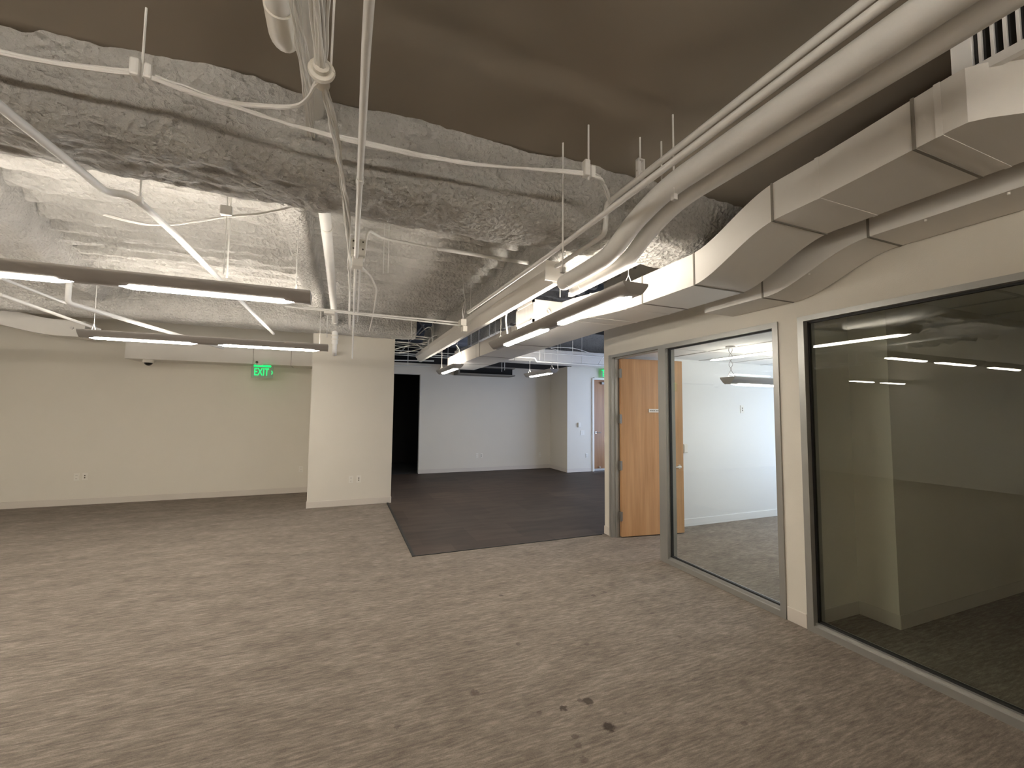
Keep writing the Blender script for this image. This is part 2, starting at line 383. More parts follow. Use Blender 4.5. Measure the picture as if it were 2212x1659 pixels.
# ------------------------------------------------------------------ ceilings
def grid_mesh(x0, x1, nx, y0, y1, ny, fn):
    vs = []; fs = []
    for j in range(ny+1):
        for i in range(nx+1):
            x = x0+(x1-x0)*i/nx; y = y0+(y1-y0)*j/ny
            vs.append((x, y, fn(x, y)))
    for j in range(ny):
        for i in range(nx):
            a = j*(nx+1)+i; fs.append((a, a+nx+1, a+nx+2, a+1))
    m = MB(); m.add(vs, fs); return m
def fz(x, y):
    e = 2.05-y
    z = FZ + .025*noise.noise(Vector((x*.9, y*1.3, 3))) + .012*abs(noise.noise(Vector((x*2.2+y*1.5, y*.6-x*.8, 7))))
    # taut creases fanning out from a fixing
    dx, dy = x-.95, y-1.5; rr = math.hypot(dx, dy); a = math.atan2(dy, dx)
    z += .007*min(1, rr*2)*math.exp(-rr*.8)*math.sin(a*7+noise.noise(Vector((math.cos(a), math.sin(a), 1)))*2)
    if e < .5: z -= .05*(1-max(e, 0)/.5)**2*(.5+.8*noise.noise(Vector((x*2.3, .5, 1)))) + .015
    return z
m = grid_mesh(-6, 3.14, 150, -5, 2.05, 120, fz); o = m.build('ceiling', M_fabric, kind='structure')
md = o.modifiers.new('solid', 'SOLIDIFY'); md.thickness = .006; md.offset = 1
def dz(x, y):
    ph = (y-2.8)/.30; r = max(0, min(1, .5+1.1*math.cos(2*PI*ph + 1.2*noise.noise(Vector((x*.5, y*.5, 2))))))
    z = 3.20 - .10*r + .018*noise.noise(Vector((x*1.0, y*2.2, 5))) + .026*noise.noise(Vector((x*2.5, y*12, 9))) + .022*noise.noise(Vector((x*8, y*30, 4)))
    return z
m = grid_mesh(-6, 1.75, 330, 2.3, 7.3, 270, dz); m.build('ceiling', M_rock2, kind='structure')
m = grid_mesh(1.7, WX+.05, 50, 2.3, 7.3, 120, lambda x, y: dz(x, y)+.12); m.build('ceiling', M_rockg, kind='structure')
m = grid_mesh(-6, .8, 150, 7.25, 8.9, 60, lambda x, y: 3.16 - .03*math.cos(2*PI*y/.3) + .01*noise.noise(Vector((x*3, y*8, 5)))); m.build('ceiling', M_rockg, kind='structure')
m = grid_mesh(.8, 8.1, 60, 4.6, 13.1, 120, lambda x, y: 3.55-.06*(.5+.5*math.cos(2*PI*y/.3))); m.build('ceiling', M_deckdark, kind='structure')
S('ceiling', (-6.2, -5.2, 3.7), (8.2, 13.2, 3.8), M_dark)
S('wall_above', (-6.2, -5.2, 3.2), (-6.1, 13.2, 3.8), M_dark)
S('wall_above', (-6.2, 13.1, 2.6), (8.2, 13.2, 3.8), M_dark)
S('wall_above', (.72, 8.9, 2.69), (.8, 13, 3.7), M_deckdark)

# ------------------------------------------------------------------ sprayed beams
def beam(profile, axis, a0, a1, res, amp, name, mat, label, seed=0, end=True, freq=1.0):
    """profile: (u,z) open polyline running around the exposed faces; swept along axis with rough displacement"""
    P = [Vector((p[0], p[1])) for p in profile]
    pts = []
    for i in range(len(P)-1):
        L = (P[i+1]-P[i]).length; n = max(1, int(L/res))
        for k in range(n): pts.append(P[i].lerp(P[i+1], k/n))
    pts.append(P[-1])
    for _ in range(3):
        pts = [pts[0]] + [(pts[i-1]+pts[i]*2+pts[i+1])/4 for i in range(1, len(pts)-1)] + [pts[-1]]
    nor = []
    for i in range(len(pts)):
        t = (pts[min(i+1, len(pts)-1)]-pts[max(i-1, 0)]).normalized(); nor.append(Vector((t.y, -t.x)))
    na = int(abs(a1-a0)/res); vs = []
    for j in range(na+1):
        a = a0+(a1-a0)*j/na
        for i, p in enumerate(pts):
            q = Vector((a, p.x, p.y))
            d = amp*(.9*noise.noise(Vector((a*1.7*freq+seed, p.x*4, p.y*4))) + .55*noise.noise(Vector((a*8*freq, p.x*14, p.y*14+seed))) + .35*noise.noise(Vector((a*24, p.x*34+seed, p.y*34))))
            u, z = p.x+nor[i].x*d, p.y+nor[i].y*d
            vs.append((a, u, z) if axis == 'x' else (u, a, z))
    n = len(pts); fs = []
    for j in range(na):
        for i in range(n-1):
            q = (j*n+i, (j+1)*n+i, (j+1)*n+i+1, j*n+i+1)
            fs.append(q if axis == 'x' else tuple(reversed(q)))
    fs.append(tuple(range(n))); fs.append(tuple(reversed([na*n+i for i in range(n)])))
    return MB().add(vs, fs).build(name, mat, label=label, cat='ceiling beam')
# main beam: front face, ledge, belly, underside, back face
beam([(2.0, 3.2), (2.0, 2.90), (2.045, 2.82), (2.04, 2.74), (2.065, 2.66), (2.13, 2.61), (2.28, 2.60), (2.44, 2.60), (2.50, 2.63), (2.50, 2.85), (2.50, 3.2)],
     'x', -6, WX, .0125, .026, 'sprayed_beam', M_rock, 'massive rough white fireproofed ceiling beam running left to right across the photo')
beam([(6.98, 3.24), (6.98, 3.0), (6.99, 2.80), (7.04, 2.74), (7.2, 2.73), (7.4, 2.74), (7.44, 2.8), (7.44, 3.2)],
     'x', -6, 1.10, .03, .022, 'sprayed_beam', M_rock, 'rough white fireproofed beam resting above the square wall column', seed=5)
beam([(-.50, 3.2), (-.49, 2.98), (-.47, 2.93), (-.30, 2.93), (-.28, 2.98), (-.27, 3.2)],
     'y', 2.45, 7.0, .022, .012, 'sprayed_beam', M_rock, 'narrow rough white fireproofed joist beside the white drain pipe', seed=9)
beam([(1.62, 3.24), (1.58, 3.0), (1.55, 2.78), (1.60, 2.73), (1.85, 2.73), (1.9, 2.8), (1.9, 3.36)],
     'y', 2.5, 9.2, .03, .014, 'sprayed_beam', M_rock, 'grey fireproofed beam running away above the long white pipe tray', seed=13)
# diagonal beam at the left, set at an angle
def diag_beam():
    prof = [(-.26, 3.2), (-.22, 2.98), (-.15, 2.90), (.15, 2.90), (.22, 2.98), (.26, 3.2)]
    pts = []
    for i in range(len(prof)-1):
        for k in range(8):
            t = k/8; pts.append((prof[i][0]*(1-t)+prof[i+1][0]*t, prof[i][1]*(1-t)+prof[i+1][1]*t))
    pts.append(prof[-1])
    A = Vector((-2.30, 3.0, 0)); B = Vector((-3.1, 7.0, 0)); d = (B-A); L = d.length; d.normalize(); s = Vector((d.y, -d.x, 0))
    na = 150; rings = []
    for j in range(na+1):
        c = A+d*(L*j/na)
        rings.append([c + s*u + Vector((0, 0, z)) + Vector((.03*noise.noise(Vector((j*.12, u*9, z*9))), .0, .03*noise.noise(Vector((j*.2, u*12, z*9+4))))) for u, z in pts])
    return MB().loft(rings, cap=False, closed=False).build('sprayed_beam', M_rock, label='rough white fireproofed beam slanting down at the far left above the pendant lamp', cat='ceiling beam')
diag_beam()
boxobj('hanging_curtain_wall', (-6, 4.6, 2.95), (-3.3, 4.7, 3.15), M_rockg, label='grey patch of unlit fireproofing at the left edge above the pendant lamp', cat='ceiling beam') if False else None

# ------------------------------------------------------------------ pendant lamps (direct / indirect)
def pendant(L, lenses, label, loc, along, m_lens=None, m_tube=None, wires=True, ceil=3.15, w=.094, drops=None, wu=0):
    """built along +X from 0..L, top rim at z=0"""
    root = empty('pendant_lamp', loc, label, 'ceiling lamp', 'linear pendant lamps')
    root.rotation_euler = (0, 0, 0 if along == 'x' else PI/2)
    m_lens = m_lens or M_lens; m_tube = m_tube or M_tube
    def part(mb, name, mat, **k):
        me = mb.build(name, mat, None, **k); me.parent = root; return me
    prof = [(-w, .0), (-w, -.014), (-.078, -.035), (-.055, -.060), (-.034, -.076), (.034, -.076), (.055, -.060), (.078, -.035), (w, -.014), (w, .0), (w-.006, 0), (w-.008, -.014), (.05, -.05), (-.05, -.05), (-w+.008, -.014), (-w+.006, 0)]
    mb = MB().loft([[(x, u, z) for u, z in prof] for x in (0.003, L-.003)], cap=True); part(mb, 'housing', M_housing)
    ep = [(-w, .0), (-w, -.014), (-.078, -.036), (-.055, -.062), (-.034, -.078), (.034, -.078), (.055, -.062), (.078, -.036), (w, -.014), (w, .0)]
    for x in (0, L-.004): part(MB().loft([[(x+q, u, z) for u, z in ep] for q in (0, .004)], cap=True), 'end_cap', M_housing)
    for a, b in lenses:
        rings = []
        nseg = 14
        for k in range(nseg+1):
            t = k/nseg; x = a+(b-a)*t; e = min(x-a, b-x); g = min(1, e/.07); g = math.sqrt(max(0, 1-(1-g)**2)); g = max(g, .35)
            rings.append([(x, .043*g*math.cos(th), -.066-.024*g*math.sin(th)) for th in [PI*q/8 for q in range(9)]])
        part(MB().loft(rings), 'lens', m_lens)
    for a, b in lenses:
        part(MB().tube([(a+.01, -.03, -.006), (b-.01, -.03, -.006)], .013, 8), 'tube', m_tube)
        part(MB().tube([(a+.01, .03, -.006), (b-.01, .03, -.006)], .013, 8), 'tube', m_tube)
    if wires:
        for x in (drops or (.1, L-.1)):
            h = ceil-loc[2]
            mb = MB().tube([(x, wu-.04, -.005), (x, wu, .08), (x, wu+.04, -.005)], .0025, 6, bend=.01).tube([(x, wu, .07), (x, wu, h)], .0025, 6)
            part(mb, 'suspension_wire', M_pipe)
    return root
LZ = 2.335
pendant(2.56, [(.04, 1.02), (1.19, 2.28)], 'nearest grey linear pendant lamp, hanging in front of the long duct on the right', (1.663, 2.10, LZ), 'y', wu=-.02)
pendant(2.5, [(.08, 1.20), (1.40, 2.40)], 'larger grey linear pendant lamp on the left, running out of the left edge', (-2.735, 3.35, 2.37), 'x')
pendant(2.5, [(.10, 1.14), (1.36, 2.40)], 'grey linear pendant lamp beyond the left edge, in line with the larger left lamp', (-5.45, 3.35, 2.37), 'x')
pendant(2.3, [(.12, 1.10), (1.30, 2.2)], 'grey linear pendant lamp beyond the left edge, in line with the smaller left lamp', (-5.98, 5.735, LZ), 'x')
pendant(2.37, [(.06, 1.02), (1.20, 2.28)], 'smaller grey linear pendant lamp in front of the left back wall', (-2.555, 5.735, LZ), 'x')
pendant(1.4, [(.08, 1.22)], 'short grey pendant lamp at the far end of the long duct', (1.82, 7.0, LZ), 'y', ceil=3.52)
pendant(1.22, [(.08, 1.12)], 'short grey pendant lamp at the back of the dark floored room', (3.66, 7.0, LZ), 'y', ceil=3.52)
pendant(2.5, [(.10, 1.14), (1.36, 2.40)], 'grey linear pendant lamp behind the camera', (-3.2, -2.2, LZ), 'x', m_lens=M_lens_r, m_tube=M_tube_r, ceil=2.95)
pendant(2.5, [(.10, 1.14), (1.36, 2.40)], 'grey linear pendant lamp behind the camera near the glass wall', (-.6, -2.2, LZ), 'x', m_lens=M_lens_r, m_tube=M_tube_r, ceil=2.95)
pendant(2.5, [(.10, 1.14), (1.36, 2.40)], 'grey linear pendant lamp behind the camera at far left', (-5.85, -2.2, LZ), 'x', m_lens=M_lens_r, m_tube=M_tube_r, ceil=2.95)
pendant(2.5, [(.10, 1.14), (1.36, 2.40)], 'grey linear pendant lamp behind the camera at left', (-5.7, 1.4, LZ), 'x') if False else None
# office pendant
def office_pendant():
    r = pendant(2.44, [(.05, 1.16), (1.28, 2.39)], 'grey pendant lamp on twisted cords inside the bright office', (3.90, 3.40, 1.93), 'x', M_lens_o, M_tube_o, wires=False)
    mb = MB()
    for ph in (0, PI):
        pts = [Vector((.06, -.06 if ph else .06, -.01)), Vector((.06, 0, .08))] + [Vector((.06+.012*math.cos(ph+t*9), .022*math.sin(ph+t*9), .09+t*.23)) for t in [k/20 for k in range(21)]]
        mb.tube(pts, .003, 6)
    o = mb.build('twisted_cord', M_housing, None); o.parent = r
    o = MB().tube([(.06, 0, .325), (.06, 0, .340)], .05, 16).build('ceiling_canopy', M_housing, None); o.parent = r
office_pendant()

# ------------------------------------------------------------------ glazed fronts and doors
def frame_bar(mb, y0, y1, z0, z1, x0=WX-.012, x1=WX+.112):
    mb.box((x0, y0, z0), (x1, y1, z1))
def stops(y0, y1, z0, z1, root):     # black glazing gasket
    g = MB(); xa, xb = WX+.032, WX+.056; t = .012
    g.box((xa, y0, z0), (xb, y0+t, z1)).box((xa, y1-t, z0), (xb, y1, z1)).box((xa, y0, z1-t), (xb, y1, z1)).box((xa, y0, z0), (xb, y1, z0+t))
    return g.build('gasket', M_gasket, root, smooth=False)
w1 = empty('window_1', (WX, 2.9, 0), kind='structure')
f = MB(); frame_bar(f, 2.255, 2.30, 0, 2.25); frame_bar(f, 3.49, 3.60, 0, 2.25); frame_bar(f, 2.30, 3.49, 2.205, 2.25); frame_bar(f, 2.30, 3.49, 0, .045)
f.box((WX+.01, 2.30, .045), (WX+.09, 3.49, .062)); f.build('window_frame', M_alu, w1, smooth=False)
boxobj('pane', (WX+.04, 2.302, .06), (WX+.048, 3.488, 2.203), M_glass, w1); stops(2.30, 3.49, .062, 2.205, w1)
w2 = empty('window_2', (WX, 0, 0), kind='structure')
f = MB(); frame_bar(f, 2.055, 2.10, 0, 2.25); frame_bar(f, -3.0, -2.955, 0, 2.25); frame_bar(f, -2.955, 2.055, 2.212, 2.25); frame_bar(f, -2.955, 2.055, 0, .045)
f.box((WX+.01, -2.955, .045), (WX+.09, 2.055, .062)); f.build('window_frame', M_alu, w2, smooth=False)
boxobj('pane', (WX+.04, -2.953, .06), (WX+.048, 2.053, 2.21), M_glass2, w2); stops(-2.955, 2.055, .062, 2.212, w2)
S('wall_right', (WX, -5, 0), (WX+.10, -3.0, 2.25), M_wall)

def text_mesh(s, size, name, mat, parent, mtx, depth=.002, font_scale=1.0):
    cu = bpy.data.curves.new('t', 'FONT'); cu.body = s; cu.size = size; cu.extrude = depth; cu.align_x = 'CENTER'; cu.align_y = 'CENTER'
    cu.offset = size*.018; cu.space_character = 1.05
    ob = bpy.data.objects.new('t', cu); COL.objects.link(ob)
    me = bpy.data.meshes.new_from_object(ob.evaluated_get(bpy.context.evaluated_depsgraph_get()))
    bpy.data.objects.remove(ob); me.name = name
    me.transform(mtx); me.materials.clear(); me.materials.append(mat)
    o = bpy.data.objects.new(name, me); COL.objects.link(o); o.parent = parent
    o.matrix_parent_inverse = Matrix.Translation(-Vector(parent.location)); return o

# office door: frame + leaf swung into the office
d1 = empty('door_1', (WX, 4.03, 0), kind='structure')
f = MB(); frame_bar(f, 4.435, 4.50, 0, 2.25); frame_bar(f, 3.60, 4.435, 2.215, 2.25)
f.box((WX+.03, 4.42, 0), (WX+.07, 4.437, 2.217)); f.box((WX+.03, 3.60, 2.198), (WX+.07, 4.437, 2.217)); f.box((WX-.018, 4.47, 0), (WX-.012, 4.50, 2.25))
f.build('door_frame', M_alu, d1, smooth=False)
A = Vector((WX+.085, 4.385, 0)); ang = math.radians(-7.5); dd = Vector((math.cos(ang), math.sin(ang), 0)); nn = Vector((-dd.y, dd.x, 0))
def leafbox(a, b):
    mb = MB().box(a, b); mb.v = [tuple(A + dd*v[0] + nn*v[1] + Vector((0, 0, v[2]))) for v in mb.v]; return mb
LW = .885
o = leafbox((0, 0, .012), (LW, .044, 2.205)).build('door_leaf', M_wood, d1, smooth=False)
md = o.modifiers.new('bevel', 'BEVEL'); md.width = .002
for z in (.26, .875, 1.45, 2.02):
    h = leafbox((-.020, -.006, z-.055), (.012, .030, z+.055))
    h.tube([A+dd*-.012+nn*-.008+Vector((0, 0, z-.058)), A+dd*-.012+nn*-.008+Vector((0, 0, z+.058))], .008, 8)
    h.build('hinge', M_hinge, d1)
hb = MB()
hp = A + dd*(LW-.065) + Vector((0, 0, .845))
hb.tube([hp+nn*-.002, hp-nn*.010], .026, 16); hb.tube([hp-nn*.008, hp-nn*.050, hp-nn*.050-dd*.12], .009, 10, bend=.02)
hb.build('lever_handle', M_steel, d1)
hb = MB(); hb.tube([hp+nn*.046, hp+nn*.054], .026, 16); hb.tube([hp+nn*.05, hp+nn*.092, hp+nn*.092-dd*.12], .009, 10, bend=.02); hb.build('lever_handle', M_steel, d1)
sp = leafbox((.385, -.008, 1.535), (.575, -.0005, 1.580)).build('sign_plate', M_steel, d1, smooth=False)
ln = MB()
for a, b_ in ((.402, .425), (.429, .452), (.456, .474), (.486, .514), (.518, .540), (.543, .557)):
    q = leafbox((a, -.0088, 1.552), (b_, -.0079, 1.563)); ln.add(q.v, q.f)
o = ln.build('sign_lettering', M_hinge, None, smooth=False); o.parent = sp

# far entry door
d2 = empty('door_2', (6.6, 9.56, 0), kind='structure')
f = MB().box((6.07, 9.47, 0), (6.125, 9.60, 2.42)).box((7.03, 9.47, 0), (7.085, 9.60, 2.42)).box((6.125, 9.47, 2.39), (7.03, 9.60, 2.44)); f.build('door_frame', M_plate, d2, smooth=False)
boxobj('door_leaf', (6.13, 9.52, .06), (7.025, 9.565, 2.385), M_wood2, d2, bev=.002)
boxobj('door_sweep', (6.13, 9.515, .01), (7.025, 9.565, .06), M_steel, d2)
MB().tube([(6.20, 9.52, 1.0), (6.20, 9.46, 1.0), (6.32, 9.46, 1.0)], .010, 8, bend=.02).tube([(6.20, 9.519, 1.0), (6.20, 9.505, 1.0)], .028, 14).build('lever_handle', M_steel, d2)
boxobj('door_closer', (6.35, 9.45, 2.27), (6.62, 9.52, 2.33), M_hinge, d2, bev=.005)
MB().tube([(6.30, 9.515, .11), (6.30, 9.47, .10)], .015, 10).build('door_stop', M_plate, d2)

# ------------------------------------------------------------------ wall plates
def plate(name, c, axis, label, kind, group=None, w=.07, h=.115):
    """plate facing -Y ('y'); c = centre on the wall face"""
    x, y, z = c
    root = empty(name, c, label, 'socket' if kind != 'switch' else 'switch', group)
    boxobj('cover_plate', (x-w/2, y-.007, z-h/2), (x+w/2, y-.0004, z+h/2), M_plate, root, bev=.003)
    if kind == 'duplex':
        for s in (-1, 1):
            boxobj('receptacle', (x-.017, y-.0095, z+s*.025-.014), (x+.017, y-.0068, z+s*.025+.014), M_plate, root, bev=.001)
            boxobj('slot', (x-.008, y-.0105, z+s*.025-.007), (x-.005, y-.0093, z+s*.025+.006), M_slot, root)
            boxobj('slot', (x+.005, y-.0105, z+s*.025-.007), (x+.008, y-.0093, z+s*.025+.006), M_slot, root)
    elif kind == 'data':
        for s in (-1, 1):
            boxobj('jack', (x-.008, y-.0095, z+s*.016-.009), (x+.008, y-.0068, z+s*.016+.009), M_slot, root)
    elif kind == 'switch':
        boxobj('rocker', (x-.016, y-.011, z-.033), (x+.016, y-.0068, z+.033), M_plate, root, bev=.002)
    return root
plate('wall_outlet', (.172, 7.35, .412), 'y', 'white duplex power outlet low on the square column, left of the pair', 'duplex')
plate('data_outlet', (.291, 7.35, .414), 'y', 'white data plate low on the square column, right of the pair', 'data')
plate('wall_outlet', (-.666, 8.78, .425), 'y', 'single white outlet on the left wall close to the square column', 'duplex')
plate('wall_outlet', (-3.83, 8.78, .437), 'y', 'faint outlet of the left wall, left of its pair', 'duplex')
plate('data_outlet', (-3.73, 8.78, .437), 'y', 'faint data plate of the left wall, right of its pair', 'data')
plate('wall_outlet', (3.242, 10.45, .396), 'y', 'outlet on the far white wall, left of its pair', 'duplex')
plate('data_outlet', (3.366, 10.45, .392), 'y', 'data plate on the far white wall, right of its pair', 'data')
plate('wall_outlet', (5.026, 10.45, .37), 'y', 'lone outlet on the far wall near its right corner', 'duplex')
plate('wall_outlet', (5.907, 9.5, .412), 'y', 'outlet low on the bluish wall beside the far brown door', 'duplex')
plate('light_switch', (5.783, 9.5, .996), 'y', 'wide light switch on the bluish wall beside the far brown door', 'switch', w=.12)
plate('light_switch', (5.467, 4.52, 1.595), 'y', 'small plate high on the office wall behind the glass', 'data')
def thermostat(c, label):
    x, y, z = c; r = empty('thermostat', c, label, 'thermostat')
    boxobj('body', (x-.035, y-.04, z-.06), (x+.035, y-.0005, z+.06), M_plate, r, bev=.006)
    boxobj('cover', (x-.027, y-.044, z-.048), (x+.027, y-.0395, z+.048), M_plate, r, bev=.002)
thermostat((4.352, 4.52, 1.05), 'white thermostat on the office wall just past the open wooden door')
thermostat((5.673, 9.5, 1.2), 'small thermostat on the bluish wall beside the far brown door')

# ------------------------------------------------------------------ exit signs and camera dome
def exit_sign(loc, label):
    x, y, z = loc; r = empty('exit_sign', loc, label, 'exit sign')
    boxobj('panel', (x-.165, y-.004, z-.105), (x+.165, y+.004, z+.085), M_signpanel, r, bev=.002)
    boxobj('housing', (x-.13, y-.022, z+.078), (x+.13, y+.022, z+.112), M_green, r, bev=.005)
    text_mesh('EXIT', .175, 'exit_lettering', M_green, r, Matrix.Translation((x-.012, y-.008, z-.012)) @ Matrix.Rotation(PI/2, 4, 'X') @ Matrix.Diagonal((.60, 1, 1, 1)), .0025)
    c = MB()
    for s in (-1, 1): c.add([(x+.135, y-.010, z-.012+s*.034), (x+.147, y-.010, z-.012+s*.034), (x+.160, y-.010, z-.012), (x+.146, y-.010, z-.012), (x+.135, y-.005, z-.012+s*.034), (x+.147, y-.005, z-.012+s*.034), (x+.160, y-.005, z-.012), (x+.146, y-.005, z-.012)],
        [(0, 1, 2, 3), (7, 6, 5, 4), (0, 4, 5, 1), (1, 5, 6, 2), (2, 6, 7, 3), (3, 7, 4, 0)])
    c.build('chevron', M_green, r, smooth=False)
    l = bpy.data.lights.new('sign_glow', 'AREA'); l.size = .3; l.size_y = .18; l.shape = 'RECTANGLE'; l.energy = .10; l.color = (.15, 1, .35)
    lo = bpy.data.objects.new('sign_glow', l); COL.objects.link(lo); lo.parent = r; lo.location = (0, .03, 0); lo.rotation_euler = (-PI/2, 0, 0)
    return r
exit_sign((-1.288, 8.3, 2.170), 'lit green EXIT sign hanging below the soffit in front of the left back wall')
MB().tube([(-1.33, 8.3, 2.275), (-1.33, 8.3, 2.30)], .05, 14).build('sign_mount', M_plate, label='round mount plate between soffit and green EXIT sign', cat='mount')
exit_sign((6.47, 9.42, 2.54), 'green EXIT sign above the far brown door, half hidden by the wall end')
r = empty('camera_dome', (-2.90, 8.18, 2.3), 'small black security camera dome hanging under the soffit at left', 'security camera')
dm = MB(); dm.loft([[(-2.90+.055*math.cos(a)*math.cos(e), 8.42+.055*math.sin(a)*math.cos(e), 2.255-.05*math.sin(e)) for a in [2*PI*k/16 for k in range(16)]] for e in [PI/2*q/6*.98 for q in range(7)]]); dm.build('lens_dome', M_black, r)
MB().tube([(-2.90, 8.42, 2.25), (-2.90, 8.42, 2.299)], .075, 18).build('housing', M_plate, r)

# ------------------------------------------------------------------ ducts
def duct_run(sections, name_seams, root, mat=M_duct, body='duct_body'):
    """sections: list of (x0,x1,y,z0,z1) rings along Y"""
    rings = [[(a, y, z0), (b, y, z0), (b, y, z1), (a, y, z1)] for a, b, y, z0, z1 in sections]
    mb = MB().loft(rings); o = mb.build(body, mat, root); return o
def smooth(t): t = max(0, min(1, t)); return t*t*(3-2*t)
def main_sec(y):
    # main duct on the right
    s = smooth((y-1.50)/.63); z0 = 2.58-.205*s; z1 = 2.785-.195*s
    sh = smooth((y-2.75)/.85); x0 = 2.135-.19*sh - .11*smooth((1.55-y)/1.1) + .20*smooth((.76-y)/.2); x1 = 2.58-.08*sh
    if y < 1.0: z1 += .0
    return (x0, x1, y, z0, z1)
dr = empty('air_duct', (2.5, 3, 2.44), 'large white rectangular main duct dipping under the beam and running the whole right side', 'air duct')
ys = [-4.9, 0, .4, .58, .62, .66, .70, .74, .78, .82, .97, 1.1, 1.3] + [1.5+.63*k/18 for k in range(19)] + [2.6, 2.75] + [2.75+.85*k/10 for k in range(1, 11)] + [5, 6, 7.2, 8.35]
duct_run([main_sec(y) for y in ys], None, dr)
for y in (.40, .90, 1.545, 2.10, 2.62, 3.20, 4.9, 6.2, 7.3):
    x0, x1, _, z0, z1 = main_sec(y); q = MB()
    q.box((x0-.004, y-.006, z0-.004), (x1+.004, y+.006, z1+.004)); q.build('seam', M_seam if y not in (.40, 3.20) else M_duct, dr, smooth=False)
for y in (.82, 1.3, 2.82, 3.4, 5.2, 6.4):   # faint bracing beads
    x0, x1, _, z0, z1 = main_sec(y); MB().box((x0-.0025, y-.01, z0-.0025), (x1+.0025, y+.01, z1+.0025)).build('bead', M_duct, dr, smooth=False)
# register box on the near part of the duct
rg = empty('air_register', (2.1, .3, 2.87), 'white framed air register with dark fins at the top right corner', 'air vent')
boxobj('plenum_box', (2.115, -.55, 2.775), (2.50, .80, 3.0), M_duct, rg)
fr = MB(); x = 2.09
fr.box((x, .735, 2.765), (x+.03, .79, 3.0)).box((x, -.5, 2.765), (x+.03, -.44, 3.0)).box((x, -.5, 2.765), (x+.03, .79, 2.80)).box((x, -.5, 2.965), (x+.03, .79, 3.0)); fr.build('frame', M_inner, rg, smooth=False)
boxobj('backing', (2.1115, -.44, 2.80), (2.1145, .735, 2.965), M_black, rg)
fm = MB()
for k in range(36):
    y = .715-k*.031; fm.box((2.095, y-.004, 2.80), (2.111, y+.004, 2.965))
fm.build('fins', M_inner, rg, smooth=False)
# grille box on the left side of the duct
gb = empty('supply_grille_box', (1.78, 3.8, 2.48), 'white side outlet box with square grille on the duct behind the nearest lamp', 'air vent')
boxobj('outlet_box', (1.655, 3.57, 2.375), (1.95, 4.0, 2.59), M_duct, gb)
fr = MB(); x = 1.643
for a, b in (((x, 3.57, 2.375), (x+.014, 3.60, 2.59)), ((x, 3.97, 2.375), (x+.014, 4.0, 2.59)), ((x, 3.57, 2.375), (x+.014, 4.0, 2.403)), ((x, 3.57, 2.562), (x+.014, 4.0, 2.59))): fr.box(a, b)
fr.build('frame', M_inner, gb, smooth=False)
fm = MB()
for k in range(28):
    y = 3.607+k*.0132; fm.box((1.647, y-.0035, 2.403), (1.6545, y+.0035, 2.562))
fm.build('fins', M_inner, gb, smooth=False)
MB().tube([(1.80, 3.569, 2.49), (1.80, 3.556, 2.49)], .022, 14).tube([(1.79, 3.552, 2.505), (1.82, 3.548, 2.465)], .006, 8).build('damper_handle', M_steel, gb)
# second duct along the wall
d2r = empty('air_duct', (2.97, 1.8, 2.5), 'narrower white duct tucked between the main duct and the glass wall', 'air duct')
def sec2(y):
    s = smooth((y-1.45)/.65); return (2.80, 3.125, y, 2.56-.19*s, 2.76-.19*s)
duct_run([sec2(y) for y in [-4.9, 0, 1.3] + [1.45+.65*k/14 for k in range(15)] + [2.4, 2.65]], None, d2r)
for y in (1.45, 2.12): x0, x1, _, z0, z1 = sec2(y); MB().box((x0-.004, y-.006, z0-.004), (x1+.002, y+.006, z1+.004)).build('seam', M_seam, d2r, smooth=False)
for y in (.9, 1.2, 1.8): x0, x1, _, z0, z1 = sec2(y); MB().tube([(x0+.02, y, z0), (x0+.02, y, z0-.012)], .006, 8).build('screw', M_plate, d2r)
# left duct with S bend and the long soffit duct on the back wall
ld = empty('air_duct', (-4.2, 8.1, 2.6), 'white duct with a downward bend at the left edge above the back wall', 'air duct')
rings = []
for k in range(25):
    t = k/24; x = -5.98+2.5*t; s = smooth((x+4.75)/1.0); z0 = 2.70-.16*s; h = .23
    rings.append([(x, 7.9, z0), (x, 8.22, z0), (x, 8.22, z0+h), (x, 7.9, z0+h)])
MB().loft(rings).build('duct_body', M_duct, ld)
MB().box((-4.405, 7.895, 2.665), (-4.395, 8.225, 2.935)).build('seam', M_seam, ld, smooth=False)
MB().tube([(-3.62, 7.9, 2.66), (-3.62, 7.885, 2.66)], .02, 12).build('damper_handle', M_steel, ld)
sd = empty('soffit_duct', (-2, 8.55, 2.31), 'long pale boxed duct along the top of the left back wall, above the EXIT sign', 'air duct')
boxobj('duct_body', (-3.17, 8.33, 2.30), (-.47, 8.775, 2.62), M_duct, sd)
for x in (-1.44, -.86): boxobj('seam', (x-.003, 8.326, 2.298), (x+.003, 8.776, 2.622), M_seam, sd)
MB().tube([(-1.38, 8.325, 2.33), (-1.38, 8.31, 2.33)], .02, 12).build('access_knob', M_slot, sd)

# ------------------------------------------------------------------ pipes
def pipe(name, pts, r, label, cat='pipe', bend=.06, mat=M_pipe, n=12, group=None, parent=None):
    return MB().tube(pts, r, n, bend=bend).build(name, mat, parent, label=label, cat=cat, group=group)
def V3(*a): return Vector(a)
pr1 = empty('insulated_pipe', (1.45, 2, 2.5), 'thickest round white pipe, dipping under the beam beside a thinner one', 'pipe')
MB().tube([(1.45, -4.9, 2.635), (1.45, 1.60, 2.635), (1.45, 1.86, 2.565), (1.45, 2.06, 2.465), (1.45, 2.25, 2.455), (1.45, 2.56, 2.455)], .053, 20, bend=.16).build('pipe_body', M_pipe, pr1)
MB().loft([[(1.45+rr*math.cos(a), y, 2.455+rr*math.sin(a)) for a in [2*PI*k/20 for k in range(20)]] for y, rr in ((2.54, .0545), (2.62, .0545), (2.65, .048), (2.67, .03), (2.675, .004))]).build('end_cap', M_pipe, pr1)
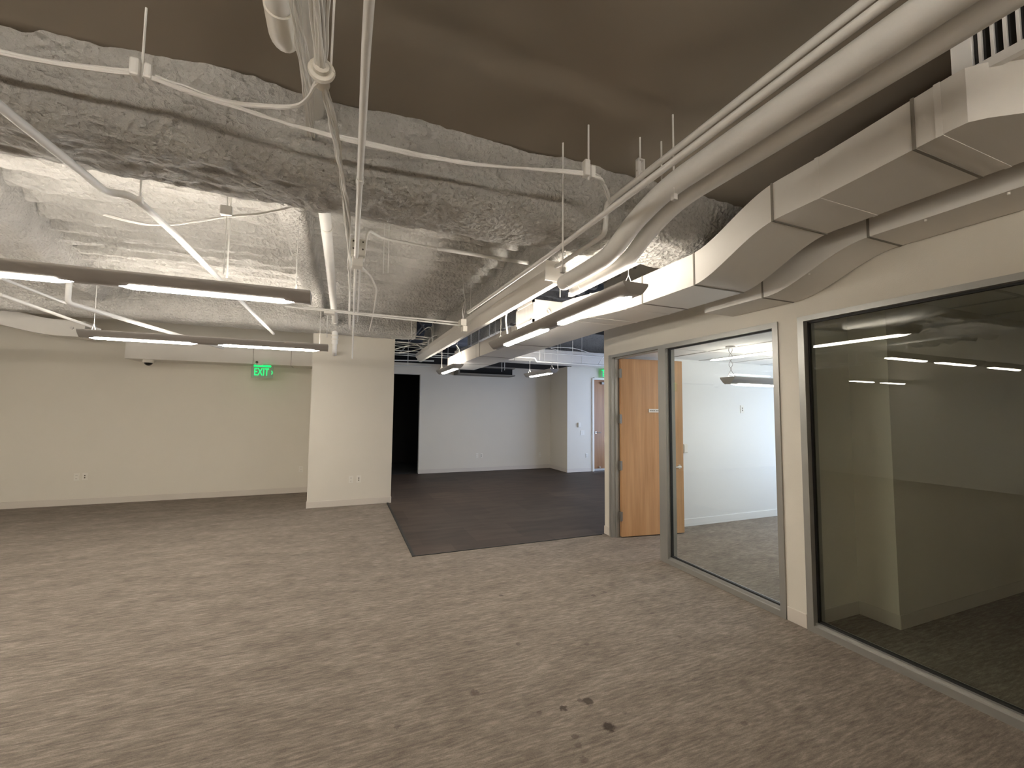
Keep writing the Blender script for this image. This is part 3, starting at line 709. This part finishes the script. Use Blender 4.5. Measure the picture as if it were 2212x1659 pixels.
pr2 = empty('insulated_pipe', (1.58, 2, 2.5), 'second round white pipe running just right of the thickest pipe', 'pipe')
MB().tube([(1.58, -4.9, 2.63), (1.58, 1.63, 2.63), (1.58, 1.88, 2.555), (1.58, 2.06, 2.455), (1.58, 2.25, 2.445), (1.58, 2.62, 2.445)], .045, 18, bend=.16).build('pipe_body', M_pipe, pr2)
MB().loft([[(1.58+rr*math.cos(a), y, 2.445+rr*math.sin(a)) for a in [2*PI*k/20 for k in range(20)]] for y, rr in ((2.58, .0465), (2.69, .0465), (2.72, .040), (2.735, .024), (2.74, .004))]).build('end_cap', M_pipe, pr2)
pipe('sprinkler_pipe', [(1.38, -4.9, 2.735), (1.38, 2.0, 2.735), (1.38, 2.015, 2.56), (1.38, 2.62, 2.56)], .015, 'thin white pipe, topmost of the right hand group, with a square drop elbow', bend=.04)
pipe('sprinkler_pipe', [(1.205, -4.9, 2.55), (1.22, 2.45, 2.55), (1.24, 4.4, 2.60)], .015, 'long straight thin white pipe in front of the thickest pipe', bend=.02)
# long tray
pt = empty('pipe_tray', (1.4, 5, 2.5), 'long white formed metal tray running away to the far wall under the grey beam', 'tray')
prof = [(x*1.05, 1.53+(z-1.53)*1.05) for x, z in [(1.315, 2.61), (1.315, 2.545), (1.345, 2.515), (1.35, 2.49), (1.385, 2.455), (1.43, 2.452), (1.455, 2.47), (1.46, 2.52), (1.47, 2.61), (1.462, 2.61), (1.45, 2.53), (1.445, 2.475), (1.39, 2.465), (1.355, 2.52), (1.325, 2.55), (1.322, 2.61)]]
MB().loft([[(x+.035*t, y, z+.07*t) for x, z in prof] for y, t in ((2.80, 0), (5.2, .3), (9.0, .85))]).build('tray_body', M_duct, pt)
boxobj('end_plate', (1.378, 2.785, 2.515), (1.548, 2.802, 2.665), M_duct, pt)
# hangers of right group
def hanger(x, y, z0, z1, label, group=None, clip=True, r=.0045):
    root = empty('hanger_rod', (x, y, z0), label, 'hanger rod', group)
    MB().tube([(x, y, z0), (x, y, z1)], r, 6).build('rod', M_pipe, root)
    if clip: boxobj('clip', (x-.012, y-.012, z0), (x+.012, y+.012, z0+.03), M_pipe, root, bev=.003)
    return root
for x, y, z0, lab in ((1.42, 1.51, 2.53, 'long threaded rod hanging past the thickest pipe from the brown sheet'), (1.38, 1.70, 2.735, 'rod with a clevis holding the topmost thin pipe'),
                      (1.50, 1.68, 2.685, 'short rod between the two thin pipes and the thickest pipe'), (1.04, 1.90, 2.25, 'long thin rod below the white box clip on the beam')):
    hanger(x, y, z0, FZ, lab)
def clevis(c, label):
    x, y, z = c; r = empty('pipe_clevis', c, label, 'pipe clamp')
    boxobj('yoke', (x-.020, y-.012, z), (x-.014, y+.012, z+.09), M_pipe, r); boxobj('yoke', (x+.014, y-.012, z), (x+.020, y+.012, z+.09), M_pipe, r)
    boxobj('bridge', (x-.020, y-.012, z+.085), (x+.020, y+.012, z+.093), M_pipe, r); MB().tube([(x-.024, y, z+.03), (x+.024, y, z+.03)], .004, 6).build('bolt', M_steel, r)
clevis((1.38, 1.70, 2.735), 'white clevis clamp around the topmost thin pipe')
# beam box clip
cb = empty('cable_hook', (1.08, 1.74, 2.70), 'white block clamp holding the cables near the right end of the beam', 'cable hook')
boxobj('block', (1.06, 1.71, 2.685), (1.09, 1.75, 2.765), M_pipe, cb, bev=.005); boxobj('block', (1.095, 1.71, 2.68), (1.12, 1.745, 2.74), M_pipe, cb, bev=.005); MB().tube([(1.09, 1.73, 2.67), (1.09, 1.73, 2.97)], .0045, 6).build('rod', M_pipe, cb)

# conduit in the upper middle
c1 = empty('conduit', (.05, 2, 2.62), 'straight white conduit coming from the top edge down the middle to the small junction box', 'conduit')
MB().tube([(.02, -4.9, 2.555), (.03, 1.2, 2.555), (.055, 2.97, 2.555)], .0135, 14).build('conduit_body', M_pipe, c1)
for y in (.2, 1.95): MB().tube([(.041, y-.02, 2.555), (.041, y+.02, 2.555)], .017, 14).build('coupling', M_pipe, c1)
jb = empty('junction_box', (.065, 3.0, 2.52), 'small square junction box where the middle conduit splits', 'junction box')
boxobj('box_body', (.03, 2.98, 2.50), (.10, 3.06, 2.565), M_hinge if False else M_duct, jb, bev=.003); boxobj('mount_plate', (.022, 2.95, 2.565), (.112, 3.01, 2.675), M_plate, jb, bev=.002)
for dz_ in (.02, .07):
    for dx in (.0, .06): MB().tube([(.035+dx, 2.949, 2.585+dz_), (.035+dx, 2.946, 2.585+dz_)], .006, 8).build('hole', M_slot, jb)
pipe('conduit', [(.055, 3.06, 2.54), (.115, 6.6, 2.57), (.118, 6.72, 2.54), (.118, 6.78, 2.30)], .010, 'thin conduit continuing from the junction box and dropping before the column', 'conduit', bend=.05)
pipe('conduit', [(.085, 3.06, 2.54), (.135, 5.2, 2.56)], .008, 'short second conduit leaving the junction box beside the longer one', 'conduit', bend=.05)
pipe('conduit', [(.10, 3.03, 2.54), (.13, 3.2, 2.86), (.24, 3.45, 2.90), (.70, 3.48, 2.90)], .010, 'curved conduit rising from the junction box toward the deck', 'conduit', bend=.12)
pipe('conduit', [(.70, 3.48, 2.90), (1.56, 3.50, 2.90)], .017, 'short thick white pipe under the ribbed deck left of the grey beam', 'conduit')
pipe('flexible_conduit', [(.09, 3.06, 2.52), (.20, 3.9, 2.72), (.30, 4.6, 2.80), (.34, 5.6, 2.80), (.36, 6.9, 2.76)], .010, 'grey flexible conduit snaking from the junction box to the rear beam', 'conduit', bend=.15, mat=M_duct)
hanger(.27, 3.46, 2.62, 3.16, 'thin rod hanging beside the curved conduit', clip=False)
# large short pipes at the top
tp = empty('vent_pipe', (-.215, 1.3, 2.75), 'fat white capped pipe hanging at the top edge left of the cable bundle', 'pipe')
MB().tube([(-.20, -2.0, 2.72), (-.21, .55, 2.72), (-.215, 1.40, 2.73)], .036, 20).build('pipe_body', M_pipe, tp)
MB().tube([(-.2105, .93, 2.724), (-.2105, .955, 2.724)], .043, 20).build('coupling', M_plate, tp)
MB().tube([(-.2145, 1.36, 2.729), (-.215, 1.47, 2.731), (-.215, 1.515, 2.76), (-.215, 1.52, 2.80)], .042, 20, bend=.05).build('elbow', M_plate, tp)
wp = empty('drain_pipe', (-.15, 3, 2.9), 'white drain pipe passing through the big beam and ending at the column', 'pipe')
MB().tube([(-.165, -2, 2.88), (-.16, 2.0, 2.88), (-.15, 4, 2.89), (-.14, 7.02, 2.86)], .040, 20).build('pipe_body', M_pipe, wp)
MB().tube([(-.14, 6.80, 2.86), (-.14, 7.08, 2.86), (-.14, 7.10, 2.55)], .046, 18, bend=.09).build('elbow', M_pipe, wp)
for z in (2.62, 2.68, 2.74): MB().tube([(-.14, 7.10, z-.012), (-.14, 7.10, z+.012)], .056, 18).build('clamp_ring', M_plate, wp)
MB().tube([(-.14, 7.10, 2.60), (-.14, 7.10, 2.44), (-.14, 7.30, 2.42)], .034, 16, bend=.05).build('tail_pipe', M_pipe, wp)
MB().tube([(-.15, 3.35, 2.887), (-.15, 3.38, 2.887)], .043, 20).build('coupling', M_plate, wp)

# cable bundles
def bundle(path, n, spread, r, name, label, seed=0, mat=M_pipe, tight=None, cat='cable bundle'):
    rnd = random.Random(seed); root = empty(name, path[0], label, cat)
    for i in range(n):
        a = rnd.random()*2*PI; q = spread*math.sqrt(rnd.random()); pts = []
        for k, p in enumerate(path):
            f = 1 if tight is None else tight[k]
            pts.append(Vector(p) + Vector((q*f*math.cos(a+.3*k), 0, q*f*math.sin(a+.3*k))) + Vector((rnd.uniform(-.3, .3), 0, rnd.uniform(-.3, .3)))*spread*f)
        MB().tube(pts, r*rnd.uniform(.8, 1.25), 6, bend=.15).build('cable', mat, root)
    return root
def cat_pts(P, n=6):
    P = [Vector(p) for p in P]; out = []
    for i in range(len(P)-1):
        a, b, c, d = P[max(i-1, 0)], P[i], P[i+1], P[min(i+2, len(P)-1)]
        for k in range(n):
            t = k/n; out.append(.5*((2*b)+(c-a)*t+(2*a-5*b+4*c-d)*t*t+(3*b-a-3*c+d)*t**3))
    out.append(P[-1]); return out
bp_ = cat_pts([(-.075, -1.2, 2.70), (-.085, .3, 2.66), (-.09, 1.0, 2.655), (-.095, 1.40, 2.60)], 4)
bundle(bp_, 15, .036, .0042, 'cable_bundle', 'thick bundle of loose white painted cables hanging from the top edge', 3, tight=[1.2, 1.2, 1.1, 1, 1, .95, .95, .9, .85, .8, .6, .5, .45])
kr = empty('cable_ring', (-.1, 1.45, 2.6), 'white tied ring gathering the thick cable bundle', 'cable hook')
MB().tube([(-.095+.030*math.cos(a), 1.40, 2.595+.030*math.sin(a)) for a in [2*PI*k/20 for k in range(21)]], .011, 8).build('tie_band', M_plate, kr)
MB().tube([(-.095, 1.38, 2.595), (-.095, 1.45, 2.585)], .024, 14).build('collar', M_plate, kr); MB().tube([(-.068, 1.40, 2.62), (-.064, 1.38, 2.97)], .004, 6).build('rod', M_pipe, kr)
bundle(cat_pts([(-.09, 1.43, 2.585), (-.07, 1.57, 2.565), (-.041, 1.89, 2.563), (-.008, 2.38, 2.565), (.01, 2.9, 2.60), (.02, 3.6, 2.70), (.03, 4.6, 2.80), (.07, 6.9, 2.76)], 5), 7, .014, .0038, 'cable_bundle', 'slim bundle of white cables running on from the ring to the far column', 4)
bundle(cat_pts([(-.165, .2, 2.70), (-.15, .9, 2.69), (-.165, 1.25, 2.66), (-.15, 1.55, 2.68), (-.17, 2.2, 2.80)], 5), 8, .02, .0035, 'cable_bundle', 'cables draped between the fat capped pipe and the drain pipe', 6)
pipe('hanging_cord', [(-.262, .80, 2.80), (-.262, .92, 2.66), (-.266, 1.06, 2.655), (-.275, 1.13, 2.64)], .003, 'short black cord dangling beside the fat capped pipe', 'cord', mat=M_blackcord, n=6)
# cables along the front of the beam
xc = [(-3.2, 1.88, 2.75), (-2.0, 1.88, 2.72), (-1.10, 1.86, 2.695), (-.68, 1.80, 2.705)]
bundle(cat_pts(xc, 6), 5, .010, .0045, 'cable_bundle', 'cables along the front of the big beam, left of the white hook', 11)
bundle(cat_pts([(-.68, 1.80, 2.70), (-.42, 1.82, 2.68), (-.11, 1.84, 2.665), (.48, 1.84, 2.675), (1.08, 1.73, 2.70), (1.20, 1.76, 2.685), (1.30, 1.86, 2.66)], 6), 6, .012, .004, 'cable_bundle', 'long sagging cables along the front of the big beam, right of the white hook', 12)
bundle(cat_pts([(-.68, 1.79, 2.69), (-.5, 1.74, 2.64), (-.32, 1.66, 2.60), (-.17, 1.55, 2.565), (-.105, 1.43, 2.575)], 6), 3, .006, .0055, 'cable_bundle', 'branch of cables sweeping from the beam hook to the white ring', 13)
hk = empty('cable_hook', (-.68, 1.80, 2.7), 'white hook block carrying the cables at the left of the big beam', 'cable hook')
boxobj('block', (-.72, 1.77, 2.675), (-.69, 1.82, 2.74), M_pipe, hk, bev=.008); boxobj('block', (-.68, 1.77, 2.675), (-.655, 1.82, 2.73), M_pipe, hk, bev=.008); MB().tube([(-.69, 1.795, 2.68), (-.69, 1.795, 2.97)], .004, 6).build('rod', M_pipe, hk)
# cables under the ribbed deck
bundle(cat_pts([PZ(225, 465, 2.82), PZ(300, 482, 2.72), PZ(360, 485, 2.70), PZ(430, 477, 2.71), PZ(490, 468, 2.73), PZ(560, 462, 2.75), PZ(640, 445, 2.80)], 5), 3, .006, .004, 'cable_bundle', 'thin cables swagged below the ribbed white deck on the left', 21)
hq = PZ(490, 466, 2.73); hk = empty('cable_hook', tuple(hq), 'small block hook holding the swagged cables under the ribbed deck', 'cable hook')
boxobj('block', tuple(hq-Vector((.035, .02, .0))), tuple(hq+Vector((.03, .02, .06))), M_pipe, hk, bev=.006); MB().tube([hq, hq+Vector((0, 0, .44))], .004, 6).build('rod', M_pipe, hk)
hanger(hq.x, hq.y, 2.36, hq.z, 'thin wire dropping from the block hook toward the larger left lamp', clip=False, r=.003)
# diagonal sprinkler pipe
pipe('sprinkler_pipe', [(-1.22, -4.5, 2.555), (-1.12, 1.94, 2.555), (-1.076, 2.54, 2.555), (-1.0, 2.56, 2.57), (-.955, 2.62, 2.545), (-.945, 3.0, 2.55), (-.90, 6.5, 2.555)], .018, 'long white pipe with a small jog crossing the upper left', bend=.05)
hanger(-.965, 2.58, 2.545, 3.16, 'clip rod holding the jogged pipe under the big beam')
pipe('sprinkler_pipe', [PZ(0, 600, 2.5), PZ(142, 655, 2.5)], .012, 'short thin pipe behind the larger left lamp, upper of the two', bend=.02)
e0 = PZ(146, 654, 2.42); 
pipe('sprinkler_pipe', [(e0.x, e0.y, 2.62), e0, (e0.x+.55, e0.y+2.6, 2.42)], .020, 'white pipe dropping with an elbow behind the larger left lamp', bend=.04)
pipe('sprinkler_pipe', [PZ(0, 636, 2.48), PZ(215, 712, 2.48)], .016, 'thin pipe running to the smaller left lamp, lower of the two', bend=.02)
# pair of cross conduits
pipe('conduit', [(-.40, 4.80, 2.58), (1.33, 4.86, 2.58)], .011, 'upper of two thin conduits crossing from the left lamp to the tray', 'conduit')
pipe('conduit', [(-.55, 4.62, 2.535), (-.16, 4.66, 2.535), (1.33, 4.80, 2.535)], .009, 'lower of two thin conduits crossing from the left lamp to the tray', 'conduit')
jb = empty('junction_box', (-.15, 4.68, 2.53), 'flat junction box on the pair of crossing conduits near the drain pipe', 'junction box')
boxobj('box_body', (-.20, 4.60, 2.50), (-.10, 4.70, 2.53), M_duct, jb, bev=.003); pipe('pigtail', [(-.17, 4.70, 2.52), (-.17, 4.72, 2.40), (-.175, 4.9, 2.30)], .004, None, None, n=6, parent=jb)
jb = empty('junction_box', (1.32, 4.8, 2.56), 'white square box on the side of the long tray with loops of cable', 'junction box')
boxobj('box_body', (1.25, 4.72, 2.52), (1.315, 4.86, 2.60), M_plate, jb, bev=.003); boxobj('box_body', (1.27, 4.70, 2.45), (1.32, 4.80, 2.515), M_plate, jb, bev=.003)
pipe('flexible_lead', [(1.28, 4.78, 2.60), (1.32, 4.76, 2.78), (1.29, 4.78, 2.95), (1.28, 4.8, 3.16)], .006, None, None, bend=.1, n=6, parent=jb); pipe('flexible_lead', [(1.30, 4.78, 2.60), (1.27, 4.76, 2.68), (1.31, 4.76, 2.85)], .005, None, None, bend=.05, n=6, parent=jb)
pipe('flexible_lead', [PZ(1102, 640, 2.62), PZ(1092, 690, 2.55), PY(1097, 725, PZ(1092, 690, 2.55).y)], .009, 'white flexible lead dangling left of the side outlet box', 'cord', bend=.1, mat=M_plate)
# thin rods around the lamps and tray
rods = [(1210, 566, 642, 3.4), (1120, 470+110, 650, 4.2), (1016, 560, 700, 4.9), (889, 600, 728, 6.2), (838, 505, 590, 3.5), (490, 470, 600, 3.3)]
for i, (px, a, b, y) in enumerate(rods):
    p = PY(px, b, y); q = PY(px, a, y)
    hanger(p.x, y, p.z, 3.19, 'thin white rod hanging from the ribbed deck', group='thin rods under the ribbed deck', clip=False, r=.005)
# unistrut rail beside the lamp
rl = empty('strut_rail', (2.0, 3, 2.6), 'short strut rail with square slot beside the two thick pipe ends', 'rail')
boxobj('rail_body', (1.92, 2.42, 2.60), (1.96, 3.4, 2.64), M_pipe, rl); MB().tube([(1.94, 2.5, 2.64), (1.94, 2.5, 2.75)], .005, 6).build('rod', M_pipe, rl)

# ------------------------------------------------------------------ services in the dark void above the far room
rnd = random.Random(5)
gl = 'thin white conduits crossing the dark void above the far room'
for i, (py0, py1, y) in enumerate([(731, 737, 8.2), (735, 741, 8.4), (745, 752, 8.6), (750, 757, 8.9), (755, 761, 9.1), (761, 768, 9.3), (766, 771, 9.5), (772, 777, 9.8), (779, 783, 10.0), (789, 795, 10.3)]):
    a = PY(845, py0, y); b = PY(1180, py1+6, y); zz = (a.z+b.z)/2
    MB().tube([(.82, y+rnd.uniform(-.15, .05), zz+rnd.uniform(-.05, .05)), ((2.0 if (8.1 < y < 9.15 or y > 9.9) else 5.2), y, zz)], rnd.choice((.009, .012, .015)), 8).build('conduit', M_pipe, label='thin white conduit crossing the dark void above the far room', cat='conduit', group=gl)
gl = 'thin rods hanging in the dark void above the far room'
for i, (px, py0, py1, y) in enumerate([(933, 700, 748, 7.6), (936, 700, 750, 7.8), (946, 696, 742, 8.0), (881, 740, 790, 9.6), (954, 768, 792, 8.8), (967, 760, 800, 9.9), (1017, 716, 748, 7.9), (1034, 710, 745, 7.4), (1057, 702, 728, 7.0), (1070, 705, 725, 7.2), (1084, 790, 803, 9.4), (1090, 780, 800, 9.2), (1130, 745, 772, 8.9), (1166, 750, 778, 7.7), (1176, 752, 782, 8.2), (1205, 720, 800, 8.1), (1211, 745, 765, 9.0), (1237, 735, 787, 8.0), (1257, 735, 785, 8.6)]):
    p = PY(px, py1, y)
    MB().tube([(p.x, y, p.z), (p.x, y, 3.52)], .006, 6).build('hanger_rod', M_pipe, label='thin rod hanging in the dark void above the far room', cat='hanger rod', group=gl)
gl = 'loose cables looping in the dark void above the far room'
for i, (pts, y) in enumerate([(((850, 755), (890, 745), (925, 738), (940, 722)), 8.1), (((852, 762), (880, 760), (915, 752), (935, 745)), 8.3), (((858, 738), (895, 742), (915, 752), (945, 748)), 8.0), (((905, 722), (922, 708), (932, 712), (934, 750)), 7.7),
                             (((985, 745), (992, 755), (990, 768), (983, 785)), 7.4), (((925, 755), (926, 735), (940, 725), (960, 726)), 7.5), (((1180, 750), (1237, 752), (1280, 764), (1304, 768)), 8.3), (((1190, 752), (1230, 764), (1270, 768), (1304, 772)), 8.6)]):
    MB().tube(cat_pts([PY(a, b, y) for a, b in pts], 5), .008, 6).build('loose_cable', M_pipe, label='loose cable looping in the dark void above the far room', cat='cord', group=gl)
gl = 'angled braces in the dark void above the far room'
for (x, y, s) in ((1.15, 9.7, 1), (2.1, 9.5, -1), (2.6, 9.2, 1)):
    MB().tube([(x, y, 2.80), (x+s*.55, y, 3.53)], .02, 4).build('angle_brace', M_rockg, label='angled brace in the dark void above the far room', cat='brace', group=gl)
# sprinkler main with a jog in the far room
pipe('sprinkler_pipe', [(2.3, 8.0, 2.66), (3.72, 8.0, 2.66), (3.77, 8.0, 2.585), (7.9, 8.0, 2.57)], .018, 'white pipe with a small step crossing above the far right of the dark floored room', bend=.02)
pipe('sprinkler_pipe', [(2.9, 8.4, 2.84), (7.9, 8.4, 2.83)], .012, 'upper thin pipe above the stepped pipe of the far room', bend=.02)
p = PY(1304, 765, 8.0); pipe('brace_rod', [PY(1292, 788, 8.0), PY(1304, 764, 8.0)+Vector((.35, 0, .45))], .008, 'slanted brace rod on the stepped pipe beside the wall end', 'brace')
# duct and ledge in the far room
fd = empty('air_duct', (4, 8.7, 2.7), 'wide pale duct crossing high at the back of the far room', 'air duct')
boxobj('duct_body', (2.9, 8.6, 2.66), (7.9, 9.1, 2.95), M_duct, fd); boxobj('seam', (3.5, 8.596, 2.658), (3.506, 9.1, 2.952), M_seam, fd)
MB().loft([[(2.05, 8.2, 2.60), (2.5, 8.2, 2.60), (2.5, 8.2, 2.72), (2.05, 8.2, 2.72)], [(2.4, 8.6, 2.62), (3.0, 8.6, 2.62), (3.0, 8.6, 2.9), (2.4, 8.6, 2.9)]]).build('transition', M_duct, fd)
boxobj('beam_ledge', (2.65, 6.0, 3.02), (2.85, 9.4, 3.25), M_rock2, label='pale ribbed ledge above the lamp in the far room', cat='ledge')
boxobj('wall_bulkhead', (3.3, 9.2, 2.95), (8.0, 9.3, 3.55), M_rockg, kind='structure')
rail = empty('strut_rail', (2.9, 5.8, 2.75), 'dark ladder like strut rails reaching from behind the lamp to the wall end', 'rail')
boxobj('rail_body', (2.2, 5.55, 2.76), (3.4, 5.59, 2.79), M_housing, rail); boxobj('rail_body', (2.2, 6.0, 2.76), (3.4, 6.04, 2.79), M_housing, rail)
for x in (2.5, 2.8, 3.1): boxobj('rung', (x, 5.59, 2.765), (x+.02, 6.0, 2.785), M_housing, rail)
rd = empty('return_grille', (3.6, 10.3, 2.5), 'dark open duct mouth behind the short lamp at the back', 'air vent')
boxobj('collar', (2.62, 10.0, 2.43), (4.1, 10.44, 2.46), M_seam, rd); boxobj('collar', (2.62, 10.0, 2.62), (4.1, 10.44, 2.65), M_seam, rd); boxobj('mouth', (2.66, 10.2, 2.46), (4.1, 10.44, 2.62), M_dark, rd); boxobj('side', (2.60, 10.0, 2.43), (2.64, 10.44, 2.65), M_seam, rd)
# panels hanging from long duct far end
MB().loft([[(2.1, 6.9, 2.47), (2.1, 7.9, 2.47), (2.1, 7.9, 2.60), (2.1, 6.9, 2.60)], [(2.95, 6.7, 2.58), (2.95, 7.5, 2.58), (2.95, 7.5, 2.70), (2.95, 6.7, 2.70)]]).build('branch', M_duct, dr)
